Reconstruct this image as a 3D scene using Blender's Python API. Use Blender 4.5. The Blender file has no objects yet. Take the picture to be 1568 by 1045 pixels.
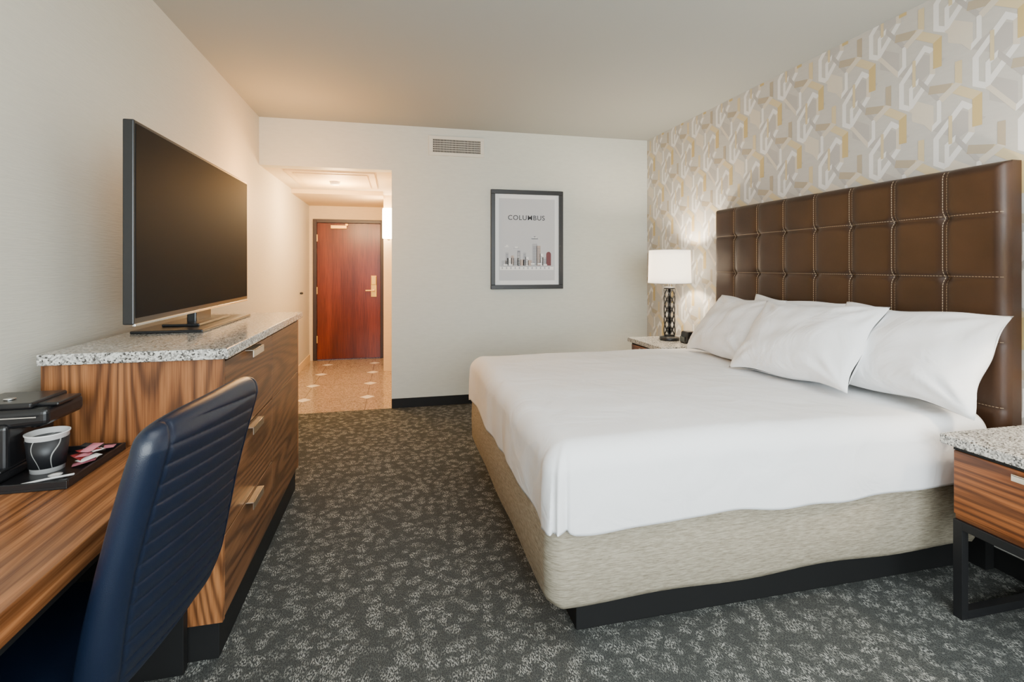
import bpy, bmesh, math, random
from mathutils import Vector, Matrix, noise
random.seed(7)
D=bpy.data
SC=bpy.context.scene
def link(o): SC.collection.objects.link(o); return o

# ------------------------------------------------------------------ materials
def newmat(name):
    m=D.materials.new(name); m.use_nodes=True
    nt=m.node_tree; b=nt.nodes['Principled BSDF']
    return m,nt,b
def N(nt,t,**k):
    n=nt.nodes.new(t)
    for a,v in k.items(): setattr(n,a,v)
    return n
def L(nt,a,b): nt.links.new(a,b)
def c4(c): return (c[0],c[1],c[2],1)
def simple(name,col,rough=.5,metal=0,spec=.5,bump=None,emis=None,es=0):
    m,nt,b=newmat(name)
    b.inputs['Base Color'].default_value=c4(col); b.inputs['Roughness'].default_value=rough
    b.inputs['Metallic'].default_value=metal; b.inputs['Specular IOR Level'].default_value=spec
    tc=N(nt,'ShaderNodeTexCoord'); nz=N(nt,'ShaderNodeTexNoise'); nz.inputs['Scale'].default_value=bump[0] if bump else 40
    L(nt,tc.outputs['Object'],nz.inputs['Vector'])
    bp=N(nt,'ShaderNodeBump'); bp.inputs['Strength'].default_value=bump[1] if bump else .02
    bp.inputs['Distance'].default_value=bump[2] if bump else .002
    L(nt,nz.outputs['Fac'],bp.inputs['Height']); L(nt,bp.outputs[0],b.inputs['Normal'])
    if emis: b.inputs['Emission Color'].default_value=c4(emis); b.inputs['Emission Strength'].default_value=es
    return m
def mapping(nt,scale,loc=(0,0,0),rot=(0,0,0)):
    tc=N(nt,'ShaderNodeTexCoord'); mp=N(nt,'ShaderNodeMapping')
    mp.inputs['Scale'].default_value=scale; mp.inputs['Location'].default_value=loc; mp.inputs['Rotation'].default_value=rot
    L(nt,tc.outputs['Object'],mp.inputs['Vector']); return mp
def ramp(nt,stops):
    r=N(nt,'ShaderNodeValToRGB'); e=r.color_ramp.elements
    while len(e)<len(stops): e.new(.5)
    for i,(p,c) in enumerate(stops): e[i].position=p; e[i].color=c4(c) if len(c)==3 else c
    return r
def math_(nt,op,a,bv=None):
    n=N(nt,'ShaderNodeMath',operation=op)
    for i,v in enumerate((a,bv)):
        if v is None: continue
        if isinstance(v,(int,float)): n.inputs[i].default_value=v
        else: L(nt,v,n.inputs[i])
    return n.outputs[0]
def mix(nt,fac,a,b):
    n=N(nt,'ShaderNodeMix',data_type='RGBA')
    if isinstance(fac,(int,float)): n.inputs['Factor'].default_value=fac
    else: L(nt,fac,n.inputs['Factor'])
    for k,v in ((6,a),(7,b)):
        if isinstance(v,tuple): n.inputs[k].default_value=c4(v)
        else: L(nt,v,n.inputs[k])
    return n.outputs[2]
def wood(name,axis,light,dark,seed=0,cross=4.0,lines=110,rough=.38,along=.5,spec=.4):
    m,nt,b=newmat(name)
    b.inputs['Specular IOR Level'].default_value=spec
    s=[cross]*3; s[axis]=along
    mp=mapping(nt,tuple(s),(seed*3.1,seed*1.7,seed*2.3))
    n1=N(nt,'ShaderNodeTexNoise'); n1.inputs['Scale'].default_value=1; n1.inputs['Detail'].default_value=1.0; n1.inputs['Roughness'].default_value=.3
    L(nt,mp.outputs[0],n1.inputs['Vector'])
    sj=[60]*3; sj[axis]=3
    mpj=mapping(nt,tuple(sj)); nj=N(nt,'ShaderNodeTexNoise'); nj.inputs['Scale'].default_value=1; L(nt,mpj.outputs[0],nj.inputs['Vector'])
    k=math_(nt,'MULTIPLY',n1.outputs['Fac'],lines)
    k=math_(nt,'ADD',k,math_(nt,'MULTIPLY',nj.outputs['Fac'],2.6))
    sn=math_(nt,'SINE',k); f=math_(nt,'MULTIPLY_ADD',sn,.5); f.node.inputs[2].default_value=.5
    s2=[190]*3; s2[axis]=5
    mp2=mapping(nt,tuple(s2)); n2=N(nt,'ShaderNodeTexNoise'); n2.inputs['Scale'].default_value=1; n2.inputs['Detail'].default_value=2
    L(nt,mp2.outputs[0],n2.inputs['Vector'])
    md=tuple(.5*a+.5*c for a,c in zip(light,dark))
    r1=ramp(nt,[(0,tuple(.75*c+.25*a for a,c in zip(light,dark))),(.2,md),(.5,tuple(.88*x for x in light)),(1,tuple(min(1,x*1.08) for x in light))])
    L(nt,f,r1.inputs[0])
    r2=ramp(nt,[(.35,(.6,.53,.47)),(.58,(1,1,1))]); L(nt,n2.outputs['Fac'],r2.inputs[0])
    mm=N(nt,'ShaderNodeMix',data_type='RGBA',blend_type='MULTIPLY'); mm.inputs['Factor'].default_value=.85
    L(nt,r1.outputs[0],mm.inputs[6]); L(nt,r2.outputs[0],mm.inputs[7])
    s3=[11]*3; s3[axis]=.6
    mp3=mapping(nt,tuple(s3),(seed,seed,seed)); n3=N(nt,'ShaderNodeTexNoise'); n3.inputs['Scale'].default_value=1; L(nt,mp3.outputs[0],n3.inputs['Vector'])
    r3=ramp(nt,[(.38,(.62,.56,.5)),(.58,(1,1,1))]); L(nt,n3.outputs['Fac'],r3.inputs[0])
    m2=N(nt,'ShaderNodeMix',data_type='RGBA',blend_type='MULTIPLY'); m2.inputs['Factor'].default_value=.8
    L(nt,mm.outputs[2],m2.inputs[6]); L(nt,r3.outputs[0],m2.inputs[7])
    L(nt,m2.outputs[2],b.inputs['Base Color']); b.inputs['Roughness'].default_value=rough
    return m
WL=(.40,.165,.06); WD=(.08,.03,.012)
def granite():
    m,nt,b=newmat('granite')
    mp=mapping(nt,(1,1,1))
    v=N(nt,'ShaderNodeTexVoronoi'); v.inputs['Scale'].default_value=190; L(nt,mp.outputs[0],v.inputs['Vector'])
    sep=N(nt,'ShaderNodeSeparateColor'); L(nt,v.outputs['Color'],sep.inputs[0])
    r=ramp(nt,[(0,(.06,.055,.05)),(.12,(.24,.23,.21)),(.38,(.46,.44,.40)),(.68,(.66,.64,.58))]); r.color_ramp.interpolation='CONSTANT'
    L(nt,sep.outputs[0],r.inputs[0]); L(nt,r.outputs[0],b.inputs['Base Color']); b.inputs['Roughness'].default_value=.15
    return m
def carpet():
    m,nt,b=newmat('carpet')
    mp=mapping(nt,(1,1,1))
    nz=N(nt,'ShaderNodeTexVoronoi'); nz.feature='F1'; nz.inputs['Scale'].default_value=21; nz.inputs['Randomness'].default_value=.95
    wn=N(nt,'ShaderNodeTexNoise'); wn.inputs['Scale'].default_value=30; L(nt,mp.outputs[0],wn.inputs['Vector'])
    vm=N(nt,'ShaderNodeVectorMath',operation='MULTIPLY_ADD'); L(nt,wn.outputs['Color'],vm.inputs[0]); vm.inputs[1].default_value=(.05,.05,.05); L(nt,mp.outputs[0],vm.inputs[2])
    L(nt,vm.outputs[0],nz.inputs['Vector'])
    cl=ramp(nt,[(.33,(1,1,1)),(.58,(.12,.12,.12))]); L(nt,nz.outputs['Distance'],cl.inputs[0])
    def fl(rot,loc):
        q=mapping(nt,(240,95,1),loc,(0,0,rot)); n=N(nt,'ShaderNodeTexNoise'); n.inputs['Scale'].default_value=1; n.inputs['Detail'].default_value=1
        L(nt,q.outputs[0],n.inputs['Vector']); r=ramp(nt,[(.49,(0,0,0)),(.56,(1,1,1))]); L(nt,n.outputs['Fac'],r.inputs[0]); return r.outputs[0]
    a=fl(.5,(0,0,0)); c=fl(-.9,(5,3,0))
    ss=N(nt,'ShaderNodeSeparateColor'); L(nt,nz.outputs['Color'],ss.inputs[0])
    g=math_(nt,'GREATER_THAN',ss.outputs[0],.5)
    fm=mix(nt,g,a,c)
    amp=ramp(nt,[(.0,(.35,.35,.35)),(.6,(1,1,1))]); L(nt,ss.outputs[1],amp.inputs[0])
    f=N(nt,'ShaderNodeMix',data_type='RGBA',blend_type='MULTIPLY'); f.inputs['Factor'].default_value=1; L(nt,fm,f.inputs[6]); L(nt,cl.outputs[0],f.inputs[7])
    f2=N(nt,'ShaderNodeMix',data_type='RGBA',blend_type='MULTIPLY'); f2.inputs['Factor'].default_value=1; L(nt,f.outputs[2],f2.inputs[6]); L(nt,amp.outputs[0],f2.inputs[7])
    fine=N(nt,'ShaderNodeTexNoise'); fine.inputs['Scale'].default_value=300; L(nt,mp.outputs[0],fine.inputs['Vector'])
    base=ramp(nt,[(.35,(.024,.026,.025)),(.65,(.078,.082,.078))]); L(nt,fine.outputs['Fac'],base.inputs[0])
    col=mix(nt,f2.outputs[2],base.outputs[0],(.30,.305,.28))
    L(nt,col,b.inputs['Base Color']); b.inputs['Roughness'].default_value=.95; b.inputs['Specular IOR Level'].default_value=.05
    bp=N(nt,'ShaderNodeBump'); bp.inputs['Strength'].default_value=.5; bp.inputs['Distance'].default_value=.004
    L(nt,fine.outputs['Fac'],bp.inputs['Height']); L(nt,bp.outputs[0],b.inputs['Normal'])
    return m
def tile():
    m,nt,b=newmat('terrazzo_tile')
    P=.62
    tc=N(nt,'ShaderNodeTexCoord'); sx=N(nt,'ShaderNodeSeparateXYZ'); L(nt,tc.outputs['Object'],sx.inputs[0])
    def cell(o,off):
        a=math_(nt,'ADD',o,off); a=math_(nt,'DIVIDE',a,P); a=math_(nt,'FRACT',a); a=math_(nt,'SUBTRACT',a,.5); return math_(nt,'ABSOLUTE',a)
    fx=cell(sx.outputs[0],.28+10*P+P/2); fy=cell(sx.outputs[1],-5.4+10*P+P/2)
    gx=math_(nt,'LESS_THAN',fx,.006); gy=math_(nt,'LESS_THAN',fy,.006); g=math_(nt,'MAXIMUM',gx,gy)
    dm=math_(nt,'LESS_THAN',math_(nt,'ADD',fx,fy),.12)
    v=N(nt,'ShaderNodeTexVoronoi'); v.inputs['Scale'].default_value=110; L(nt,tc.outputs['Object'],v.inputs['Vector'])
    sc=N(nt,'ShaderNodeSeparateColor'); L(nt,v.outputs['Color'],sc.inputs[0])
    r=ramp(nt,[(0,(.24,.18,.13)),(.3,(.35,.275,.205)),(.7,(.45,.36,.28))]); r.color_ramp.interpolation='CONSTANT'; L(nt,sc.outputs[0],r.inputs[0])
    c=mix(nt,g,r.outputs[0],(.2,.155,.12)); c=mix(nt,dm,c,(.85,.83,.76))
    L(nt,c,b.inputs['Base Color']); b.inputs['Roughness'].default_value=.12
    return m
def vinyl(name,col,zlines=260,strength=.25):
    m,nt,b=newmat(name)
    mp=mapping(nt,(14,14,zlines)); n=N(nt,'ShaderNodeTexNoise'); n.inputs['Scale'].default_value=1; n.inputs['Detail'].default_value=2
    L(nt,mp.outputs[0],n.inputs['Vector'])
    r=ramp(nt,[(.3,tuple(x*.95 for x in col)),(.7,col)]); L(nt,n.outputs['Fac'],r.inputs[0]); L(nt,r.outputs[0],b.inputs['Base Color'])
    b.inputs['Roughness'].default_value=.6; b.inputs['Specular IOR Level'].default_value=.25
    bp=N(nt,'ShaderNodeBump'); bp.inputs['Strength'].default_value=strength; bp.inputs['Distance'].default_value=.002
    L(nt,n.outputs['Fac'],bp.inputs['Height']); L(nt,bp.outputs[0],b.inputs['Normal'])
    return m
def streak(name,c1,c2,rough=.9):
    m,nt,b=newmat(name)
    mp=mapping(nt,(28,28,330)); n=N(nt,'ShaderNodeTexNoise'); n.inputs['Scale'].default_value=1; n.inputs['Detail'].default_value=3; n.inputs['Roughness'].default_value=.7
    L(nt,mp.outputs[0],n.inputs['Vector'])
    r=ramp(nt,[(.34,c1),(.64,c2)]); L(nt,n.outputs['Fac'],r.inputs[0]); L(nt,r.outputs[0],b.inputs['Base Color']); b.inputs['Roughness'].default_value=rough
    b.inputs['Specular IOR Level'].default_value=.1
    bp=N(nt,'ShaderNodeBump'); bp.inputs['Strength'].default_value=.25; bp.inputs['Distance'].default_value=.001
    L(nt,n.outputs['Fac'],bp.inputs['Height']); L(nt,bp.outputs[0],b.inputs['Normal'])
    return m
def leather(name,col,rough=.33,var=.7,spec=.5):
    m,nt,b=newmat(name); b.inputs['Specular IOR Level'].default_value=spec
    mp=mapping(nt,(1,1,1)); n=N(nt,'ShaderNodeTexNoise'); n.inputs['Scale'].default_value=5; n.inputs['Detail'].default_value=4; L(nt,mp.outputs[0],n.inputs['Vector'])
    r=ramp(nt,[(.3,tuple(x*var for x in col)),(.7,col)]); L(nt,n.outputs['Fac'],r.inputs[0]); L(nt,r.outputs[0],b.inputs['Base Color'])
    b.inputs['Roughness'].default_value=rough
    v=N(nt,'ShaderNodeTexVoronoi'); v.inputs['Scale'].default_value=500; L(nt,mp.outputs[0],v.inputs['Vector'])
    bp=N(nt,'ShaderNodeBump'); bp.inputs['Strength'].default_value=.12; bp.inputs['Distance'].default_value=.001
    L(nt,v.outputs['Distance'],bp.inputs['Height']); L(nt,bp.outputs[0],b.inputs['Normal'])
    return m
def linen(name,col,st=.35):
    m,nt,b=newmat(name)
    b.inputs['Base Color'].default_value=c4(col); b.inputs['Roughness'].default_value=.85; b.inputs['Specular IOR Level'].default_value=.2
    mp=mapping(nt,(1,1,1)); n=N(nt,'ShaderNodeTexNoise'); n.inputs['Scale'].default_value=4.5; n.inputs['Detail'].default_value=3; n.inputs['Distortion'].default_value=1.2
    L(nt,mp.outputs[0],n.inputs['Vector'])
    bp=N(nt,'ShaderNodeBump'); bp.inputs['Strength'].default_value=st; bp.inputs['Distance'].default_value=.03
    L(nt,n.outputs['Fac'],bp.inputs['Height']); L(nt,bp.outputs[0],b.inputs['Normal'])
    return m

M_wl=vinyl('wall_vinyl_cream',(.66,.635,.545),zlines=230,strength=.5)
M_wb=vinyl('wall_paint_cream',(.635,.645,.575),zlines=60,strength=.03)
M_wr=vinyl('wallpaper_base',(.53,.515,.475),zlines=60,strength=.03)
M_hall=vinyl('hall_paint',(.76,.60,.36),zlines=60,strength=.05)
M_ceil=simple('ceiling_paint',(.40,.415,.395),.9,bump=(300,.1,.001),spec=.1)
M_carpet=carpet(); M_tile=tile(); M_gran=granite()
M_black=simple('black_satin',(.010,.010,.011),.4)
M_blackp=simple('black_plastic',(.010,.010,.011),.28)
M_screen=simple('tv_screen',(.009,.009,.0095),.6,spec=.04)
M_base=simple('black_rubber_base',(.010,.010,.010),.6,spec=.25)
M_brass=simple('satin_brass',(.85,.50,.10),.35,.55)
M_nick=simple('brushed_champagne',(.8,.70,.56),.28,1)
M_chrome=simple('chrome',(.75,.75,.75),.12,1)
M_woodV=wood('walnut_vertical',2,WL,WD,1)
M_woodV2=wood('walnut_vertical_b',2,WL,WD,4)
M_woodF=wood('walnut_drawer',1,(.20,.09,.038),(.065,.027,.012),2)
M_woodD=wood('walnut_desk',1,(.40,.165,.062),(.13,.048,.018),3,cross=5,lines=120,rough=.25,along=.15)
M_woodN=wood('walnut_nightstand',1,(.36,.12,.035),(.07,.024,.010),6)
M_door=wood('cherry_door',2,(.19,.030,.006),(.11,.016,.004),5,cross=2.5,lines=14,rough=.28)
M_frameD=simple('door_frame_paint',(.035,.018,.014),.4)
M_lin=linen('white_linen',(.86,.865,.87),.3); M_pil=linen('white_pillowcase',(.84,.845,.85),.5)
M_box=streak('boxspring_fabric',(.21,.18,.13),(.40,.355,.27))
M_hb=leather('brown_leather',(.042,.0195,.0095),.42,spec=.38)
M_stitch=simple('stitch_thread',(.42,.32,.21),.8)
M_chair=leather('navy_leather',(.004,.009,.024),.36,.8)
M_white=simple('white_plastic',(.75,.74,.72),.5)
M_vent=simple('vent_enamel',(.66,.63,.54),.5)
M_dark=simple('painted_vent_shade',(.02,.02,.02),.9)  # dark colour standing in for the shade inside the vent

# ------------------------------------------------------------------ geometry helpers
def mesh_obj(name,bm,mats,smooth=False,parent=None):
    bmesh.ops.recalc_face_normals(bm,faces=bm.faces)
    me=D.meshes.new(name); bm.to_mesh(me); bm.free()
    if not isinstance(mats,(list,tuple)): mats=[mats]
    for m in mats: me.materials.append(m)
    if smooth:
        for p in me.polygons: p.use_smooth=True
    o=D.objects.new(name,me); link(o)
    if parent: adopt(o,parent)
    return o
def adopt(o,p):
    o.parent=p; o.matrix_parent_inverse=Matrix.Translation(p.location).inverted()
def empty(name,loc):
    e=D.objects.new(name,None); e.location=loc; e.empty_display_size=.1; link(e); return e
def addbox(bm,x0,x1,y0,y1,z0,z1,mi=0,bev=0,seg=2):
    r=bmesh.ops.create_cube(bm,size=1)
    vs=r['verts']
    for v in vs:
        v.co.x=x0 if v.co.x<0 else x1; v.co.y=y0 if v.co.y<0 else y1; v.co.z=z0 if v.co.z<0 else z1
    fs=set(f for v in vs for f in v.link_faces)
    for f in fs: f.material_index=mi
    if bev:
        es=list(set(e for v in vs for e in v.link_edges))
        r=bmesh.ops.bevel(bm,geom=es,offset=bev,segments=seg,profile=.5,affect='EDGES')
        for f in r['faces']: f.material_index=mi
def box(name,x0,x1,y0,y1,z0,z1,mat,bev=0,parent=None,seg=2,smooth=False):
    bm=bmesh.new(); addbox(bm,x0,x1,y0,y1,z0,z1,0,bev,seg)
    return mesh_obj(name,bm,mat,parent=parent,smooth=smooth)
def boxes(name,lst,mats,parent=None,bev=0):
    bm=bmesh.new()
    for b in lst:
        mi=b[6] if len(b)>6 else 0
        addbox(bm,*b[:6],mi,bev)
    return mesh_obj(name,bm,mats,parent=parent)
def lathe(name,prof,cx,cy,mat,seg=40,parent=None,smooth=True):
    bm=bmesh.new(); rings=[]
    for r,z in prof:
        rings.append([bm.verts.new((cx+r*math.cos(2*math.pi*i/seg),cy+r*math.sin(2*math.pi*i/seg),z)) for i in range(seg)])
    for a,b in zip(rings,rings[1:]):
        for i in range(seg): bm.faces.new((a[i],a[(i+1)%seg],b[(i+1)%seg],b[i]))
    if prof[0][0]>1e-4: bm.faces.new(rings[0])
    if prof[-1][0]>1e-4: bm.faces.new(rings[-1])
    o=mesh_obj(name,bm,mat,parent=parent)
    if smooth:
        for p in o.data.polygons: p.use_smooth=len(p.vertices)==4
    return o
def tubes(name,paths,r,mat,parent=None,cyc=False):
    cu=D.curves.new(name,'CURVE'); cu.dimensions='3D'; cu.bevel_depth=r; cu.bevel_resolution=2
    for p in paths:
        s=cu.splines.new('POLY'); s.points.add(len(p)-1)
        for i,q in enumerate(p): s.points[i].co=(q[0],q[1],q[2],1)
        s.use_cyclic_u=cyc
    o=D.objects.new(name,cu); link(o)
    me=D.meshes.new_from_object(o)
    D.objects.remove(o); o=D.objects.new(name,me); me.materials.clear(); me.materials.append(mat); link(o)
    for p in me.polygons: p.use_smooth=True
    if parent: adopt(o,parent)
    return o
def gridmesh(bm,fn,nu,nv,mi=0):
    V=[[bm.verts.new(fn(i/nu,j/nv)) for j in range(nv+1)] for i in range(nu+1)]
    for i in range(nu):
        for j in range(nv):
            f=bm.faces.new((V[i][j],V[i+1][j],V[i+1][j+1],V[i][j+1])); f.material_index=mi; f.smooth=True
    return V

# ------------------------------------------------------------------ room
XL,XR,YB,YF,HC=-1.19,2.62,4.91,-1.7,2.69
HX=-.033; HZ=2.26; DY=7.62
box('floor',XL-.1,XR+.1,YF-.1,YB,-.1,0,M_carpet)
box('floor_hallway',XL-.1,1.0,YB,DY+.15,-.1,0,M_tile)
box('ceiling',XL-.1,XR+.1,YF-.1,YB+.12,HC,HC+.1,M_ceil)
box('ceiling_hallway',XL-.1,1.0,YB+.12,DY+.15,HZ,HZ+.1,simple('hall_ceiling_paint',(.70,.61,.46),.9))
wl=box('wall_left',XL-.1,XL,YF-.1,DY+.15,0,HC,M_wl)
box('wall_right',XR,XR+.1,YF-.1,YB+.12,0,HC,M_wr)
boxes('wall_back',[(HX,XR,YB,YB+.12,0,HC),(XL,HX,YB,YB+.12,HZ,HC)],M_wb)
boxes('wall_hallway_right',[(HX,HX+.1,YB+.12,5.6,0,HZ),(HX+.1,.9,5.5,5.6,0,HZ),(.8,.9,5.6,6.67,0,HZ)],M_hall)
box('wall_hallway_closet',-.146,.9,6.67,DY,0,HZ,M_hall)
boxes('wall_hallway_end',[(XL,-1.14,DY,DY+.12,0,HZ),(-1.14,-.16,DY,DY+.12,2.02,HZ),(-.16,.9,DY,DY+.12,0,HZ)],M_hall)
boxes('wall_front',[(XL,-.9,YF-.1,YF,0,HC),(2.3,XR,YF-.1,YF,0,HC),(-.9,2.3,YF-.1,YF,0,.55),(-.9,2.3,YF-.1,YF,2.45,HC)],M_wb)
boxes('window_1',[(-.9,2.3,YF-.08,YF-.02,.55,.6),(-.9,2.3,YF-.08,YF-.02,2.4,2.45),(-.9,-.85,YF-.08,YF-.02,.6,2.4),(2.25,2.3,YF-.08,YF-.02,.6,2.4),(.68,.73,YF-.08,YF-.02,.6,2.4)],M_black)
box('baseboard_back',HX,XR,YB-.012,YB,0,.09,M_base,.002)
box('baseboard_left',XL,XL+.012,YF,YB,0,.09,M_base,.002)
box('baseboard_right',XR-.012,XR,YF,YB-.012,0,.09,M_base,.002)
box('trim_hallway_left',XL,XL+.012,YB,DY,0,.1,M_hall,.002)
boxes('trim_hallway_ceiling',[(-1.02,-.2,5.1,6.1,HZ-.012,HZ),(-.95,-.27,5.17,6.03,HZ-.02,HZ-.012),(XL,-.146,6.35,DY,HZ-.05,HZ)],M_hall)
lathe('smoke_detector',[(.001,HZ-.055),(.045,HZ-.052),(.055,HZ-.02),(.055,HZ-.0199)],-.62,5.6,M_white,24)
kn=lathe('wall_knob',[(.001,.985),(.02,.99),(.02,1.01),(.001,1.015)],XL+.019,6.9,M_black,16); kn.parent=wl

def wallpaper():
    cols=[('paper_gold',(.55,.42,.19)),('paper_tan',(.42,.36,.265)),('paper_white',(.76,.75,.725)),('paper_grey',(.43,.41,.39)),('paper_cream',(.63,.575,.48)),('paper_wash',(.45,.43,.405)),('paper_goldl',(.62,.52,.32))]
    mats=[simple(n,c,.55,spec=.3) for n,c in cols]
    bm=bmesh.new(); s=.240
    yl0,yl1,zl0,zl1=-.4,YB-.001,.3,HC-.001
    def poly(pts,mi,lay):
        def clip(P,ax,lim,sgn):
            out=[]
            for i in range(len(P)):
                a,b=P[i],P[(i+1)%len(P)]
                ia=(a[ax]-lim)*sgn<=0; ib=(b[ax]-lim)*sgn<=0
                if ia: out.append(a)
                if ia!=ib:
                    t=(lim-a[ax])/(b[ax]-a[ax]); out.append((a[0]+t*(b[0]-a[0]),a[1]+t*(b[1]-a[1])))
            return out
        P=pts
        for ax,lim,sg in ((0,yl1,1),(0,yl0,-1),(1,zl1,1),(1,zl0,-1)):
            P=clip(P,ax,lim,sg)
            if len(P)<3: return
        f=bm.faces.new([bm.verts.new((XR-.0003-.00025*lay,p[0],p[1])) for p in P]); f.material_index=mi
    def offs(P,w,closed):
        n=len(P); out=[]
        for i in range(n):
            if closed: a,b,c=P[i-1],P[i],P[(i+1)%n]
            else: a,b,c=P[max(0,i-1)],P[i],P[min(n-1,i+1)]
            def nrm(p,q):
                l=math.hypot(q[0]-p[0],q[1]-p[1]); return (-(q[1]-p[1])/l,(q[0]-p[0])/l)
            n1=nrm(a,b) if a!=b else nrm(b,c); n2=nrm(b,c) if b!=c else n1
            mx,my=n1[0]+n2[0],n1[1]+n2[1]; l2=mx*mx+my*my
            k=2*w/l2; out.append((b[0]+mx*k,b[1]+my*k))
        return out
    def ribbon(P,w,cols_,lay,closed=False):
        A=offs(P,w/2,closed); B=offs(P,-w/2,closed); n=len(P)
        for i in range(n if closed else n-1):
            j=(i+1)%n; poly([A[i],A[j],B[j],B[i]],cols_[i%len(cols_)],lay)
    z=.05; row=0
    ax,bz=1.46*s,1.40*s
    while z<HC+.5:
        y=-1+(row%2)*ax/2; col=0
        while y<YB+.5:
            def T(P): return [(y-p[0]*s,z+p[1]*s) for p in P]
            alt=(row+col)%2
            poly(T([(-.75,-.15),(-.25,.15),(.25,-.15),(-.25,-.45)]),5,0)
            poly(T([(.3,.62),(.75,.35),(.75,-.1),(.3,.15)]),4 if alt else 5,0)
            ribbon(T([(-.66,-.86),(-.66,-.36),(-.16,.22),(.0,.10),(.0,-.38),(-.48,-.96)]),.11*s,[2,2,2,4,2,2],1,True)
            ribbon(T([(.28,.86),(.28,.42),(.72,-.12),(.86,0),(.86,.44),(.44,.98)]),.09*s,[2,4,2,2,3,2],2,True)
            ribbon(T([(-.80,.70),(-.38,.62),(.10,.30),(.10,-.28)]),.17*s,[1,6,0],3)
            ribbon(T([(.50,-.30),(.50,-.74),(.16,-.98)]),.13*s,[6 if alt else 1,4],4)
            ribbon(T([(-.38,.05),(-.38,-.52)]),.07*s,[6],5)
            y+=ax; col+=1
        z+=bz; row+=1
    me=D.meshes.new('wallpaper_pattern'); bm.to_mesh(me); bm.free()
    for m in mats: me.materials.append(m)
    o=D.objects.new('wallpaper_pattern',me); link(o); o.parent=D.objects['wall_right']
wallpaper()

# door
e=empty('door_1',(-.65,DY,0))
boxes('door_frame',[(-1.14,-1.09,DY-.02,DY+.1,0,2.02),(-.21,-.16,DY-.02,DY+.1,0,2.02),(-1.09,-.21,DY-.02,DY+.1,1.97,2.02)],M_frameD,e,.003)
box('door_slab',-1.088,-.212,DY+.015,DY+.06,.01,1.968,M_door,.002,e)
boxes('door_closer',[(-.9,-.68,DY-.035,DY+.016,1.885,1.935,0),(-.7,-.66,DY-.03,DY-.01,1.93,1.96,0)],M_brass,e,.004)
boxes('door_lock_plate',[(-.345,-.265,DY-.008,DY+.016,.9,1.21)],M_brass,e,.004)
boxes('door_lock_reader',[(-.34,-.27,DY-.035,DY-.006,1.08,1.2)],M_brass,e,.006)
boxes('door_lever',[(-.32,-.29,DY-.055,DY-.006,.98,1.01),(-.42,-.29,DY-.065,DY-.045,.985,1.005)],M_brass,e,.005)
boxes('door_hinge',[(-1.095,-1.08,DY-.01,DY+.016,z,z+.1) for z in (.25,.95,1.7)],M_brass,e,.001)

# sconce
e=empty('wall_sconce',(-.08,6.62,1.88))
box('backplate',-.14,-.02,6.65,6.668,1.78,1.98,M_nick,.003,e)
M_sc=simple('sconce_glass',(.9,.8,.6),.5,emis=(1,.78,.5),es=34)
lathe('shade',[(0.001,1.7),(.075,1.7),(.078,1.72),(.078,2.06),(.075,2.08),(.001,2.08)],-.08,6.57,M_sc,28,e)
lathe('finial',[(0.001,1.675),(.02,1.68),(.02,1.701)],-.08,6.57,M_nick,16,e)

# vent
e=empty('air_vent',(.58,YB,2.51))
boxes('vent_frame',[(.313,.853,YB-.015,YB,2.42,2.452),(.313,.853,YB-.015,YB,2.578,2.61),(.313,.35,YB-.015,YB,2.452,2.578),(.816,.853,YB-.015,YB,2.452,2.578)],M_vent,e,.002)
box('vent_shade_sheet',.35,.816,YB-.003,YB-.001,2.452,2.578,M_dark,0,e)  # flat dark sheet on the wall paints the shade behind the louvres
sl=[(.352+i*.0145,.352+i*.0145+.004,YB-.013,YB-.004,2.452,2.578) for i in range(32)]
sl+=[(.35,.816,YB-.014,YB-.006,2.452+.0211*(i+1)-.002,2.452+.0211*(i+1)+.002) for i in range(5)]
boxes('vent_louvres',sl,M_vent,e)

# picture
e=empty('framed_picture',(1.29,YB,1.62))
x0,x1,z0,z1=.92,1.667,1.12,2.11; t=.042
boxes('picture_frame',[(x0,x1,YB-.035,YB-.001,z0,z0+t),(x0,x1,YB-.035,YB-.001,z1-t,z1),(x0,x0+t,YB-.035,YB-.001,z0+t,z1-t),(x1-t,x1,YB-.035,YB-.001,z0+t,z1-t)],M_black,e,.003)
box('picture_mat',x0+t,x1-t,YB-.012,YB-.002,z0+t,z1-t,simple('mat_board',(.84,.84,.83),.7),0,e)
box('picture_paper',x0+.085,x1-.085,YB-.014,YB-.0125,z0+.085,z1-.085,simple('poster_paper',(.56,.57,.59),.7),0,e)
Mg=simple('ink_grey',(.24,.25,.28),.7); Mr=simple('ink_red',(.17,.055,.06),.7); Mo=simple('ink_tan',(.47,.37,.325),.7); Mw=simple('ink_white',(.85,.85,.84),.7); Mk=simple('ink_dark',(.05,.05,.06),.7); Mlg=simple('ink_lightgrey',(.42,.43,.46),.7)
g=1.355; Lx=[]
def bl(xa,w,h,mi,zb=0,lay=0): Lx.append((xa,xa+w,YB-.0150-.0006*lay-.0004,YB-.0150-.0006*lay+.0002,g+zb,g+zb+h,mi))
bl(1.01,.56,.035,3,-.045); bl(1.02,.54,.004,0,-.01)
rr=random.Random(3)
for xa,w,h,mi in [(1.03,.05,.05,5),(1.07,.03,.13,5),(1.085,.05,.075,3),(1.125,.03,.10,2),(1.15,.055,.075,5),(1.19,.03,.15,0),(1.215,.05,.06,2),(1.25,.03,.13,5),(1.272,.035,.085,3),(1.30,.04,.055,2),(1.345,.05,.22,5),(1.39,.042,.20,2),(1.425,.035,.12,3),(1.45,.045,.085,5),(1.492,.05,.115,1)]:
    bl(xa,w,h,mi)
    if h>.07 and mi!=1:
        for r_ in range(int(h/.016)-1):
            bl(xa+.006,w-.012,.005,0 if mi!=0 else 3,.01+r_*.016,1)
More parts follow.
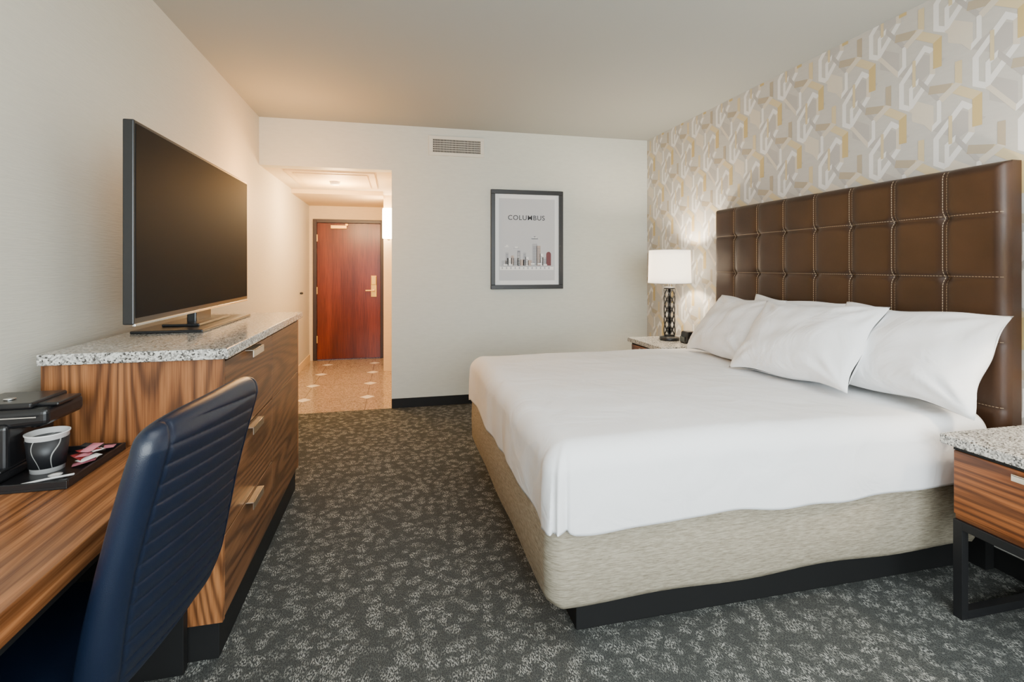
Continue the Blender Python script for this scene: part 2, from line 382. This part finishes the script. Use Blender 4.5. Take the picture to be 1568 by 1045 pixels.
for xa in (1.05,1.10,1.33,1.40,1.46): bl(xa,.04,.014,3,rr.choice([.0,.01]),2)
bl(1.06,.045,.006,3,.185); bl(1.075,.018,.016,3,.19); bl(1.15,.06,.006,5,.17); bl(1.165,.03,.014,3,.175)
bl(1.335,.07,.01,0,.265); bl(1.35,.04,.014,3,.272); bl(1.362,.016,.012,0,.284)
for k in range(12): bl(1.03+k*.044,.012,.02,5,-.035,1)
boxes('picture_skyline',Lx,[Mg,Mr,Mo,Mw,Mk,Mlg],e)
bm=bmesh.new()
bmesh.ops.create_circle(bm,cap_ends=True,radius=.025,segments=20,matrix=Matrix.Translation((1.517,YB-.0156,g+.115))@Matrix.Rotation(math.pi/2,4,'X'))
mesh_obj('picture_dome',bm,Mr,parent=e)
tx=D.curves.new('picture_title','FONT'); tx.body='COLUMBUS'; tx.size=.068; tx.align_x='CENTER'; tx.space_character=1.12; tx.extrude=.0004; tx.offset=.0006
o=D.objects.new('t',tx); link(o); bpy.context.view_layer.update()
me=D.meshes.new_from_object(o); D.objects.remove(o)
me.transform(Matrix.Translation((1.285,YB-.0155,1.812))@Matrix.Rotation(math.pi/2,4,'X'))
me.materials.clear(); me.materials.append(Mk); o=D.objects.new('picture_title',me); link(o); adopt(o,e)

# ------------------------------------------------------------------ bed
bed=empty('bed',(1.5,2.57,0))
BX0,BX1,BY0,BY1=.512,2.465,1.655,3.475
box('bed_plinth',.652,2.46,1.76,3.38,0,.19,M_base,.004,bed)
def boxspring():
    bm=bmesh.new(); R=.06; P=[]
    corners=[(BX0+R,BY0+R,180),(BX1-R,BY0+R,270),(BX1-R,BY1-R,0),(BX0+R,BY1-R,90)]
    n=8
    for cx,cy,a0 in corners:
        for i in range(n+1):
            a=math.radians(a0+90*i/n); P.append((cx,cy,math.cos(a),math.sin(a)))
    Q=[]
    for i in range(len(P)):
        a=P[i]; b=P[(i+1)%len(P)]; pa=(a[0]+R*a[2],a[1]+R*a[3]); pb=(b[0]+R*b[2],b[1]+R*b[3])
        dist=math.hypot(pa[0]-pb[0],pa[1]-pb[1]); k=max(1,int(dist/.06))
        for j in range(k):
            t=j/k; Q.append((pa[0]+(pb[0]-pa[0])*t,pa[1]+(pb[1]-pa[1])*t,a[2]*(1-t)+b[2]*t,a[3]*(1-t)+b[3]*t))
    lay=[(-.1,.165),(-.03,.158),(-.010,.163),(0,.185),(.003,.3),(0,.42),(-.008,.445),(-.03,.45)]
    rings=[]
    for k,(o,z) in enumerate(lay):
        rg=[]
        for i,(x,y,nx,ny) in enumerate(Q):
            w=.006*math.sin(i*.55)+.004*math.sin(i*.21+2) if k<4 else 0
            rg.append(bm.verts.new((x+nx*o,y+ny*o,z+w)))
        rings.append(rg)
    m=len(Q)
    for a,b in zip(rings,rings[1:]):
        for i in range(m): bm.faces.new((a[i],a[(i+1)%m],b[(i+1)%m],b[i])).smooth=True
    bm.faces.new(rings[-1]); bm.faces.new(rings[0])
    return mesh_obj('box_spring',bm,M_box,parent=bed)
boxspring()
def comforter():
    bm=bmesh.new()
    x0,x1,y0,y1=.507,2.455,1.625,3.50
    R=.095; ztop=.735; zb=.435
    side=ztop-zb
    ext=.34
    flat_x0=x0+R; fy0=y0+R; fy1=y1-R
    def drape(px,py):
        dx=max(flat_x0-px,0); dyn=max(fy0-py,0); dyp=max(py-fy1,0)
        dy=max(dyn,dyp); sy=-1 if dyn>0 else 1
        d=max(dx,dy)
        bx=max(px,flat_x0); by=min(max(py,fy0),fy1)
        puff=.007*math.sin(px*3.1+1)*math.sin(py*2.7)+.002*math.sin(px*9+py*5)-.004
        wr=noise.noise(Vector((px*2.2,py*5.5,1.3)))
        puff+=.004*wr+.0022*(1-abs(noise.noise(Vector((px*5,py*3,4.1))))*4)*.5
        if px>1.85: puff-=.006*min(1,(px-1.85)/.15)
        puff=min(puff,.006 if px<1.85 else -.002)
        if d<=0:
            return Vector((px,py,ztop+puff))
        ang=math.atan2(dy,dx)
        ux,uy=-math.cos(ang),sy*math.sin(ang)
        arc=R*math.pi/2
        if d<arc:
            a=d/R; off=R*math.sin(a); z=ztop-R*(1-math.cos(a))
        else:
            q=(d-arc)/(ext-arc); off=R+.004*math.sin(q*3); z=ztop-R-(d-arc)*((side-R)/(ext-arc))
        cor=math.sin(2*ang) if (dx>0 and dy>0) else 0
        off*=1+.20*cor*min(1,d/arc)
        q=min(1,d/ext)
        s=px if dy>dx else py
        wav=(.006*math.sin(s*9+1)+.003*math.sin(s*23)+.006*noise.noise(Vector((s*6,q*1.5,2))))*q
        if cor>0: wav+=.020*math.exp(-((ang-1.0)/.09)**2)*q - .016*math.exp(-((ang-1.22)/.07)**2)*q
        off+=wav
        z+=(.008*math.sin(s*6.5)+.004*math.sin(s*17))*q*q
        return Vector((bx+ux*off,by+uy*off,z+puff*(1-q)))
    ax0=flat_x0-ext; ay0=fy0-ext; ay1=fy1+ext
    def smp(a,b,c,d_,n1,n2):
        L1=[a+(b-a)*i/n1 for i in range(n1)]; L2=[b+(c-b)*i/n2 for i in range(n2)]
        L3=[c+(d_-c)*i/n1 for i in range(n1+1)] if d_>c else [c]
        return L1+L2+L3
    xs=smp(ax0,flat_x0,x1,x1,36,110); ys=smp(ay0,fy0,fy1,ay1,36,110)
    V=[[bm.verts.new(drape(x,y)) for y in ys] for x in xs]
    for i in range(len(xs)-1):
        for j in range(len(ys)-1):
            bm.faces.new((V[i][j],V[i+1][j],V[i+1][j+1],V[i][j+1])).smooth=True
    o=mesh_obj('comforter',bm,M_lin,parent=bed)
    so=o.modifiers.new('thick','SOLIDIFY'); so.thickness=.012; so.offset=-1
    return o
comforter()
box('mattress',.6,2.455,1.73,3.41,.45,.7,M_lin,.05,bed,4,True)

def pillow(name,cx,cy,cz,w,h,t,lean,yaw=0,roll=0,seed=0):
    rnd=random.Random(seed); ph=[rnd.uniform(0,6) for _ in range(9)]
    def P(u,v,sg):
        U=2*u-1; V=2*v-1
        x=U*w/2*(1-.07*(1-V*V)); y=V*h/2*(1-.10*(1-U*U))
        e=max(0,(1-U**4))*max(0,(1-V**4))
        z=sg*t/2*(max(0,(1-abs(U)**2.4)*(1-abs(V)**2.4)))**.5
        z*=1-.18*V
        z+=e*.010*(math.sin(U*4+ph[0]+V*2)*math.sin(V*3+ph[1]))
        z+=e*.005*math.sin(9*U+6*V+ph[5])*math.sin(3*U-5*V+ph[6])
        for k,(cu,cv) in enumerate(((-1,-1),(1,-1),(1,1),(-1,1))):
            dd=math.hypot(U-cu,V-cv); an=math.atan2(V-cv,U-cu)
            z+=sg*.006*math.sin(an*11+ph[k])*math.exp(-((dd-.45)/.28)**2)
        x+=.007*math.sin(V*6+ph[3])*abs(U); y+=.007*math.sin(U*5+ph[4])*abs(V)
        return Vector((x,y,z))
    bm=bmesh.new()
    gridmesh(bm,lambda a,b:P(a,b,1),54,42); gridmesh(bm,lambda a,b:P(a,b,-1),54,42)
    bmesh.ops.remove_doubles(bm,verts=bm.verts,dist=.0015)
    lr=math.radians(lean)
    hv=Vector((math.sin(lr),0,math.cos(lr)))
    wv=Vector((0,1,0)); tv=wv.cross(hv)
    m=Matrix(((wv.x,hv.x,tv.x),(wv.y,hv.y,tv.y),(wv.z,hv.z,tv.z))).to_4x4()
    m=Matrix.Rotation(math.radians(yaw),4,'Z')@m@Matrix.Rotation(math.radians(roll),4,'Z')
    for v in bm.verts: v.co=(m@v.co.to_4d()).to_3d()
    mz=min(v.co.z for v in bm.verts)
    for v in bm.verts: v.co+=Vector((cx,cy,.738-mz))
    mxx=max(v.co.x for v in bm.verts)
    if mxx>2.478:
        for v in bm.verts: v.co.x-=mxx-2.478
    return mesh_obj(name,bm,M_pil,smooth=True)
pillow('pillow',2.33,1.91,.955,.75,.47,.20,30,3,0,3)
pillow('pillow',2.34,2.66,.965,.78,.46,.17,28,-2,0,1)
pillow('pillow',2.22,2.98,.93,.70,.49,.20,36,-4,0,2)
pillow('pillow',2.16,2.325,.93,.74,.50,.21,38,6,-2,5)

# headboard
hbE=empty('headboard',(2.56,2.58,1))
HY0,HY1,HZ0,HZ1=1.603,3.60,.25,1.803; XB=2.608; XFm=2.525
sv=[1.845+.251*i for i in range(7)]; sh=[1.575,1.295,1.015,.735,.455]
def hbx(y,z):
    dv=min(abs(y-s) for s in sv); dh=min(abs(z-s) for s in sh)
    h=.010*(1-math.exp(-dv/.020)) + .0045*(1-math.exp(-dh/.010))
    r=math.hypot(dv,dh); h-=.014*math.exp(-(r/.022)**2)
    h-=.004*math.exp(-(dh/.012)**2)*math.exp(-(dv/.09)**2)
    de=min(y-HY0,HY1-y,HZ1-z)
    R=.045
    edge=0
    if de<R: edge=R-math.sqrt(max(0,R*R-(R-de)**2))
    return XFm-h+edge
def build_hb():
    bm=bmesh.new(); ny,nz=300,210
    def fn(u,v):
        uu=.85*u+.15*(.5-.5*math.cos(math.pi*u))
        y=HY0+(HY1-HY0)*uu; z=HZ0+(HZ1-HZ0)*v
        return (hbx(y,z),y,z)
    V=gridmesh(bm,fn,ny,nz)
    loop=[V[0][j] for j in range(nz+1)]+[V[i][nz] for i in range(1,ny+1)]+[V[ny][j] for j in range(nz-1,-1,-1)]
    back=[bm.verts.new((XB,v.co.y,v.co.z)) for v in loop]
    for i in range(len(loop)-1):
        bm.faces.new((loop[i],loop[i+1],back[i+1],back[i])).smooth=False
    return mesh_obj('headboard_panel',bm,M_hb,parent=hbE)
build_hb()
def stitches():
    bm=bmesh.new()
    def dash(p,q,wd):
        pts=[]
        for a,sg in ((p,-1),(p,1),(q,1),(q,-1)):
            y=a[0]+wd[0]*sg; z=a[1]+wd[1]*sg
            pts.append(bm.verts.new((hbx(y,z)-.0016,y,z)))
        bm.faces.new(pts)
    for s in sv:
        for off in (-.009,.009):
            z=HZ0+.01
            while z<HZ1-.012: dash((s+off,z),(s+off,z+.009),(.0013,0)); z+=.013
    for s in sh:
        y=HY0+.012
        while y<HY1-.012: dash((y,s+.008),(y+.009,s+.008),(0,.0011)); y+=.013
    mesh_obj('headboard_stitching',bm,M_stitch,parent=hbE)
stitches()
boxes('headboard_legs',[(2.55,2.6,1.7,1.8,0,.27),(2.55,2.6,3.36,3.46,0,.27)],M_base,hbE)

# ------------------------------------------------------------------ nightstands
def nightstand(y0,y1):
    e=empty('nightstand',(2.34,(y0+y1)/2,0))
    x0,x1=2.095,2.60
    box('granite_top',x0-.028,x1+.005,y0-.025,y1+.025,.662,.70,M_gran,.004,e)
    boxes('case',[(x0+.016,x1,y0,y1,.375,.662)],M_woodN,e,.003)
    box('drawer_front',x0,x0+.015,y0+.006,y1-.006,.40,.642,M_woodN,.002,e)
    box('case_reveal',x0+.006,x0+.017,y0+.001,y1-.001,.642,.661,M_base,.0,e)
    yc=(y0+y1)/2
    boxes('drawer_pull',[(x0-.03,x0+.004,yc-.08,yc+.08,.628,.634),(x0-.03,x0-.026,yc-.08,yc+.08,.61,.632)],M_nick,e,.001)
    t=.032; lst=[]
    for ya in (y0,y1-t):
        lst+=[(x0+.005,x0+.005+t,ya,ya+t,0,.375),(x1-t,x1,ya,ya+t,0,.375),(x0+.005+t,x1-t,ya,ya+t,0,t)]
        lst+=[(x0+.005+t,x1-t,ya,ya+t,.375-t,.375)]
    lst+=[(x0+.005,x0+.005+t,y0+t,y1-t,.375-t,.375),(x1-t,x1,y0+t,y1-t,.375-t,.375)]
    boxes('leg_frame',lst,M_black,e,.001)
nightstand(.93,1.51)
nightstand(3.66,4.22)

def lamp(cx,cy,power):
    e=empty('table_lamp',(cx,cy,.7))
    lathe('lamp_foot',[(0.001,.7),(.083,.7),(.085,.705),(.085,.722),(.08,.728),(.05,.73),(.046,.745),(.001,.746)],cx,cy,M_black,36,e)
    paths=[]
    for k in range(6):
        for sg in (1,-1):
            p=[]
            for i in range(37):
                t=i/36; r=.048-.004*math.sin(t*math.pi); a=2*math.pi*k/6+sg*t*math.pi*1.5
                p.append((cx+r*math.cos(a),cy+r*math.sin(a),.745+t*.40))
            paths.append(p)
    tubes('lamp_lattice',paths,.0048,M_black,e)
    lathe('lamp_core',[(0.001,.74),(.012,.74),(.012,1.15),(.05,1.15),(.05,1.165),(.01,1.17),(.01,1.22),(.001,1.22)],cx,cy,M_black,20,e)
    m,nt,b=newmat('lamp_shade_fabric')
    b.inputs['Base Color'].default_value=(.9,.88,.84,1); b.inputs['Roughness'].default_value=.9
    tr=N(nt,'ShaderNodeBsdfTranslucent'); tr.inputs[0].default_value=(.95,.92,.86,1)
    ms=N(nt,'ShaderNodeMixShader'); ms.inputs[0].default_value=.45
    mp=mapping(nt,(200,200,200)); nz=N(nt,'ShaderNodeTexNoise'); L(nt,mp.outputs[0],nz.inputs[0]); bp=N(nt,'ShaderNodeBump'); bp.inputs['Strength'].default_value=.1; bp.inputs['Distance'].default_value=.001
    L(nt,nz.outputs['Fac'],bp.inputs['Height']); L(nt,bp.outputs[0],b.inputs['Normal'])
    b.inputs['Emission Color'].default_value=(1,.94,.85,1); b.inputs['Emission Strength'].default_value=1.1
    L(nt,b.outputs[0],ms.inputs[1]); L(nt,tr.outputs[0],ms.inputs[2]); L(nt,ms.outputs[0],nt.nodes['Material Output'].inputs[0])
    bm=bmesh.new()
    gridmesh(bm,lambda u,v:(cx+(.183-.008*v)*math.cos(2*math.pi*u),cy+(.183-.008*v)*math.sin(2*math.pi*u),1.2+.29*v),56,6)
    bmesh.ops.remove_doubles(bm,verts=bm.verts,dist=.0003)
    o=mesh_obj('lamp_shade',bm,m,parent=e); s=o.modifiers.new('s','SOLIDIFY'); s.thickness=.002
    tubes('shade_rings',[[(cx+r*math.cos(2*math.pi*i/40),cy+r*math.sin(2*math.pi*i/40),z) for i in range(40)] for r,z in ((.183,1.201),(.175,1.489))],.0025,M_white,e,True)
    tubes('shade_spider',[[(cx,cy,1.21),(cx+.18*math.cos(a),cy+.18*math.sin(a),1.215)] for a in (0,2.09,4.19)],.002,M_nick,e)
    lathe('bulb',[(0.001,1.22),(.014,1.225),(.03,1.27),(.028,1.3),(.001,1.32)],cx,cy,simple('bulb_glass',(1,.95,.85),.4,emis=(1,.8,.55),es=12),20,e)
    l=D.lights.new('lamp_light','POINT'); l.energy=power; l.color=(1,.83,.62); l.shadow_soft_size=.05
    o=D.objects.new('lamp_light',l); o.location=(cx,cy,1.36); link(o); adopt(o,e)
lamp(2.35,4.0,58)
lamp(2.35,1.16,34)

e=empty('alarm_clock',(2.42,3.80,.70))
bm=bmesh.new(); addbox(bm,2.36,2.45,3.76,3.86,.70,.80,0,.012,3)
for v in bm.verts:
    if v.co.z>.76: v.co.x+=.02*(v.co.z-.76)/.04*(1 if v.co.x<2.4 else 0)
mesh_obj('clock_body',bm,M_blackp,parent=e)
box('clock_face',2.3565,2.3605,3.775,3.845,.715,.755,simple('clock_display',(.05,.06,.06),.1),.001,e)

# ------------------------------------------------------------------ dresser
e=empty('dresser',(-.82,2.57,0))
dx0,dx1,dy0,dy1=-1.10,-.575,1.90,3.28; DT=1.07
box('granite_top',dx0+.0,dx1+.022,dy0-.022,dy1+.015,DT-.036,DT,M_gran,.004,e)
box('end_panel_near',dx0,dx1-.0,dy0,dy0+.022,.13,DT-.036,M_woodV,.001,e)
box('end_panel_far',dx0,dx1,dy1-.022,dy1,.13,DT-.036,M_woodV2,.001,e)
box('carcass',dx0,dx1-.022,dy0+.022,dy1-.022,.13,DT-.037,M_base,0,e)
zs=[.135,.418,.715,1.022]
for i in range(3):
    box('drawer_front_%d'%(i+1),dx1-.02,dx1,dy0+.025,2.608,zs[i]+.003,zs[i+1]-.003,M_woodF,.0015,e)
    bm=bmesh.new()
    z=zs[i+1]-.004
    addbox(bm,dx1-.002,dx1+.03,2.17,2.33,z-.004,z,0,.001); addbox(bm,dx1+.026,dx1+.03,2.17,2.33,z-.03,z,0,.001)
    mesh_obj('drawer_pull_%d'%(i+1),bm,M_nick,parent=e)
box('cabinet_door_1',dx1-.02,dx1,2.612,dy1-.025,.138,.712,M_woodF,.0015,e)
box('cabinet_door_2',dx1-.02,dx1,2.612,dy1-.025,.716,1.019,M_woodF,.0015,e)
box('plinth',dx0,dx1-.015,dy0+.015,dy1-.01,0,.13,M_base,.002,e)

# ------------------------------------------------------------------ TV
e=empty('television',(-.9,2.7,1.07))
TX=-.885; ty0,ty1,tz0,tz1=2.0,3.38,1.145,1.862
box('tv_bezel',TX-.035,TX,ty0,ty1,tz0,tz1,M_blackp,.004,e)
box('tv_screen_panel',TX-.004,TX+.0015,ty0+.012,ty1-.012,tz0+.022,tz1-.012,M_screen,0,e)
box('tv_back_housing',TX-.075,TX-.03,ty0+.2,ty1-.2,tz0+.03,tz1-.2,M_black,.015,e)
box('tv_trim',TX-.006,TX+.003,ty0+.004,ty1-.004,tz0-.006,tz0+.003,M_chrome,.001,e)
box('stand_neck',TX-.06,TX-.02,2.62,2.82,DT+.013,1.17,M_blackp,.006,e)
boxes('stand_base',[(-1.06,-.79,2.36,3.08,DT+.0005,DT+.012),(-1.0,-.85,2.5,2.94,DT+.012,DT+.023)],M_blackp,e,.004)

# ------------------------------------------------------------------ desk
e=empty('desk',(-.9,.9,0))
box('desk_top',XL+.014,-.65,-.35,dy0-.001,.70,.76,M_woodD,.003,e)
box('desk_modesty_panel',XL+.03,XL+.05,-.3,dy0-.03,.05,.70,M_base,0,e)
boxes('desk_legs',[(-1.15,-.68,-.35,-.29,0,.70),(-1.15,-.68,1.86,1.895,0,.7)],M_base,e,.002)
boxes('desk_apron',[(-1.1,-.70,-.29,1.86,.64,.70)],M_base,e)

zt=.7605
e=empty('serving_tray',(-1.0,1.7,.76))
boxes('tray',[(-1.17,-.845,1.56,1.86,zt,zt+.006),(-1.17,-.845,1.56,1.567,zt+.006,zt+.022),(-1.17,-.845,1.853,1.86,zt+.006,zt+.022),(-.852,-.845,1.567,1.853,zt+.006,zt+.022),(-1.17,-1.163,1.567,1.853,zt+.006,zt+.022)],M_blackp,e,.001)
zc=zt+.0065
cx,cy=-.970,1.705
e=empty('paper_cup',(cx,cy,zc))
def cupmat():
    m,nt,b=newmat('cup_print')
    mp=mapping(nt,(1,1,1)); w=N(nt,'ShaderNodeTexWave'); w.inputs['Scale'].default_value=9; w.inputs['Distortion'].default_value=9; w.inputs['Detail'].default_value=0
    L(nt,mp.outputs[0],w.inputs[0]); r=ramp(nt,[(.985,(.012,.012,.014)),(.999,(.4,.4,.38))]); L(nt,w.outputs['Fac'],r.inputs[0]); L(nt,r.outputs[0],b.inputs['Base Color']); b.inputs['Roughness'].default_value=.45
    return m
lathe('cup_wall',[(.001,zc),(.038,zc),(.049,zc+.105),(.051,zc+.106),(.051,zc+.109),(.047,zc+.109),(.037,zc+.01),(.001,zc+.01)],cx,cy,M_white,40,e)
lathe('cup_sleeve',[(.0405,zc+.014),(.0412,zc+.014),(.0493,zc+.093),(.0482,zc+.093)],cx,cy,cupmat(),40,e)
e=empty('sugar_packets',(-.89,1.76,zc))
pc=[simple('packet_pink',(.6,.2,.25),.6),simple('packet_white',(.8,.78,.74),.6),simple('packet_red',(.30,.03,.03),.6),simple('packet_black',(.02,.02,.02),.6)]
bm=bmesh.new()
for i in range(13):
    b2=bmesh.new(); w,h=.032,.055
    gridmesh(b2,lambda u,v:((u-.5)*w,(v-.5)*h,.005*math.sin(math.pi*u)*math.sin(math.pi*v)),6,6)
    gridmesh(b2,lambda u,v:((u-.5)*w,(v-.5)*h,-.001*math.sin(math.pi*u)*math.sin(math.pi*v)),6,6)
    mx=Matrix.Translation((-.885+random.uniform(-.015,.012),1.765+random.uniform(-.055,.055),zc+.007+i*.003))@Matrix.Rotation(random.uniform(0,3),4,'Z')@Matrix.Rotation(random.uniform(-.2,.2),4,'X')
    b2.transform(mx)
    for f in b2.faces: f.material_index=i%4
    tmp=D.meshes.new('t'); b2.to_mesh(tmp); b2.free(); bm.from_mesh(tmp)
mesh_obj('packets',bm,pc,parent=e)
e=empty('stir_spoon',(-.92,1.6,zc))
tubes('spoon_handle',[[(-.965,1.59,zc+.004),(-.92,1.61,zc+.006),(-.87,1.64,zc+.004)]],.003,M_white,e)
lathe('spoon_bowl',[(.001,zc+.004),(.012,zc+.005),(.016,zc+.007),(.012,zc+.004),(.001,zc+.003)],-.915,1.64,M_white,24,e)

# coffee maker: base, rear column, overhanging brew head, lid, handle, spout
e=empty('coffee_maker',(-1.09,1.72,zc))
M_cm=simple('coffee_maker_plastic',(.008,.008,.009),.3)
box('maker_base',-1.158,-1.024,1.60,1.84,zc,zc+.026,M_cm,.008,e,3)
box('maker_drip_tray',-1.06,-1.028,1.62,1.80,zc+.026,zc+.032,M_black,.002,e,2)
box('maker_column',-1.158,-1.028,1.64,1.845,zc+.02,zc+.15,M_cm,.014,e,4)
bm=bmesh.new(); addbox(bm,-1.16,-.945,1.645,1.848,zc+.126,zc+.186,0,.016,4)
for v in bm.verts:
    if v.co.x>-1.0 and v.co.z<zc+.155: v.co.z+=.010
    if v.co.x>-1.0: v.co.y=1.745+(v.co.y-1.745)*.86
mesh_obj('maker_head',bm,M_cm,parent=e,smooth=False)
box('maker_lid',-1.15,-.985,1.665,1.825,zc+.185,zc+.202,M_blackp,.006,e,3)
box('maker_handle',-.99,-.935,1.69,1.80,zc+.185,zc+.195,M_cm,.004,e)
boxes('maker_trim',[(-1.12,-.965,1.648,1.6525,zc+.164,zc+.167)],M_chrome,e)
lathe('maker_spout',[(.001,zc+.118),(.014,zc+.118),(.018,zc+.142),(.001,zc+.143)],-1.012,1.735,M_cm,20,e)
lathe('maker_button',[(.012,zc+.202),(.014,zc+.205),(.001,zc+.2055)],-1.07,1.72,M_chrome,20,e)

# ------------------------------------------------------------------ office chair
e=empty('office_chair',(-.75,1.39,0))
prof=[(1.03,-.452),(.98,-.455),(.857,-.487),(.75,-.512),(.646,-.533),(.54,-.553),(.47,-.575),(.43,-.61)]
def px(z):
    if z>=prof[0][0]: return prof[0][1]
    for (a,xa),(b,xb) in zip(prof,prof[1:]):
        if z>=b:
            t=(a-z)/(a-b); return xa+(xb-xa)*t
    return prof[-1][1]
def chair_back():
    bm=bmesh.new(); zt_,zb_=1.038,.43; yc=1.382
    def S(sg):
        def fn(u,v):
            W=2*u-1; V=2*v-1
            z=(zt_+zb_)/2 - V*(zt_-zb_)/2
            tb=max(0,V); half=.270-.030*tb**2-.03*tb**6
            half*= (1-.08*abs(V)**12)
            z2=z-.018*(abs(W)**5)*(1 if V<0 else -2.0)*abs(V)**4
            y=yc+W*half
            th=(.033+.010*tb)*((1-abs(W)**14)*(1-abs(V)**16))**.5
            x=px(z2)+ (y-yc)*.12
            x+= .012*(1-W*W)
            rib=0
            if sg>0:
                m=1/(1+math.exp((abs(W)-.80)/.012))
                m*=1/(1+math.exp((abs(V)-.91)/.01))
                k=(z2+.10*(y-yc)-.4)/.040
                rib=m*(.006*abs(math.sin(math.pi*k))**.4-.006)
                rib-=.005*math.exp(-((abs(W)-.82)/.015)**2)
            return (x+sg*th+rib,y,z2)
        return fn
    gridmesh(bm,S(1),90,240); gridmesh(bm,S(-1),90,240)
    bmesh.ops.remove_doubles(bm,verts=bm.verts,dist=.0006)
    mesh_obj('backrest',bm,M_chair,parent=e)
chair_back()
box('seat',-1.08,-.61,1.13,1.645,.40,.48,M_chair,.035,e,5,True)
lathe('gas_column',[(.001,.09),(.03,.09),(.03,.28),(.02,.281),(.02,.39),(.06,.395),(.06,.401),(.001,.401)],-.83,1.387,M_blackp,24,e)
bm=bmesh.new()
for k in range(5):
    a=2*math.pi*k/5+.3
    b2=bmesh.new(); addbox(b2,0,.29,-.022,.022,.075,.11,0,.006)
    for v in b2.verts:
        if v.co.x>.2: v.co.y*=.7; v.co.z-=.012
    addbox(b2,.27,.285,-.012,.012,.02,.09,0,.002)
    for s in (-.02,.02):
        bmesh.ops.create_cone(b2,cap_ends=True,segments=20,radius1=.028,radius2=.028,depth=.016,matrix=Matrix.Translation((.278,s,.028))@Matrix.Rotation(math.pi/2,4,'X'))
    b2.transform(Matrix.Translation((-.83,1.387,0))@Matrix.Rotation(a,4,'Z'))
    tmp=D.meshes.new('t'); b2.to_mesh(tmp); b2.free(); bm.from_mesh(tmp)
mesh_obj('star_base',bm,M_blackp,parent=e)

# ------------------------------------------------------------------ lights
def area(name,loc,rot,sx,sy,en,col):
    l=D.lights.new(name,'AREA'); l.shape='RECTANGLE'; l.size=sx; l.size_y=sy; l.energy=en; l.color=col
    o=D.objects.new(name,l); o.location=loc; o.rotation_euler=rot; link(o); return o
area('window_daylight',(.7,YF+.03,1.5),(math.radians(90),0,0),3.1,1.8,250,(.88,.965,1))
area('added_ceiling_fill',(1.0,.6,HC-.06),(0,0,0),2.2,1.6,44,(.97,.99,1))  # added fill light hidden under the ceiling, no fixture behind it
def point(name,loc,en,col,r=.1):
    l=D.lights.new(name,'POINT'); l.energy=en; l.color=col; l.shadow_soft_size=r
    o=D.objects.new(name,l); o.location=loc; link(o)
point('hall_ceiling_lamp_light',(-.6,5.7,2.0),80,(1,.64,.3),.12)
point('sconce_light',(-.25,6.45,1.9),22,(1,.62,.3),.08)
point('added_entry_glow',(-.80,4.25,2.0),36,(1,.46,.12),.15)  # added invisible point for the warm glow on left wall and ceiling

w=D.worlds.new('world'); SC.world=w; w.use_nodes=True
bg=w.node_tree.nodes['Background']
sky=w.node_tree.nodes.new('ShaderNodeTexSky'); sky.sky_type='HOSEK_WILKIE'; sky.sun_direction=(.2,.5,.8)
w.node_tree.links.new(sky.outputs[0],bg.inputs[0]); bg.inputs[1].default_value=.8

# ------------------------------------------------------------------ camera
cam=D.cameras.new('camera'); cam.sensor_width=36; cam.lens=983/2000*36; cam.shift_y=-146.5/2000; cam.clip_start=.05
o=D.objects.new('camera',cam); o.location=(0,0,1.35); o.rotation_euler=(math.radians(90),0,-math.radians(13.06)); link(o)
SC.camera=o
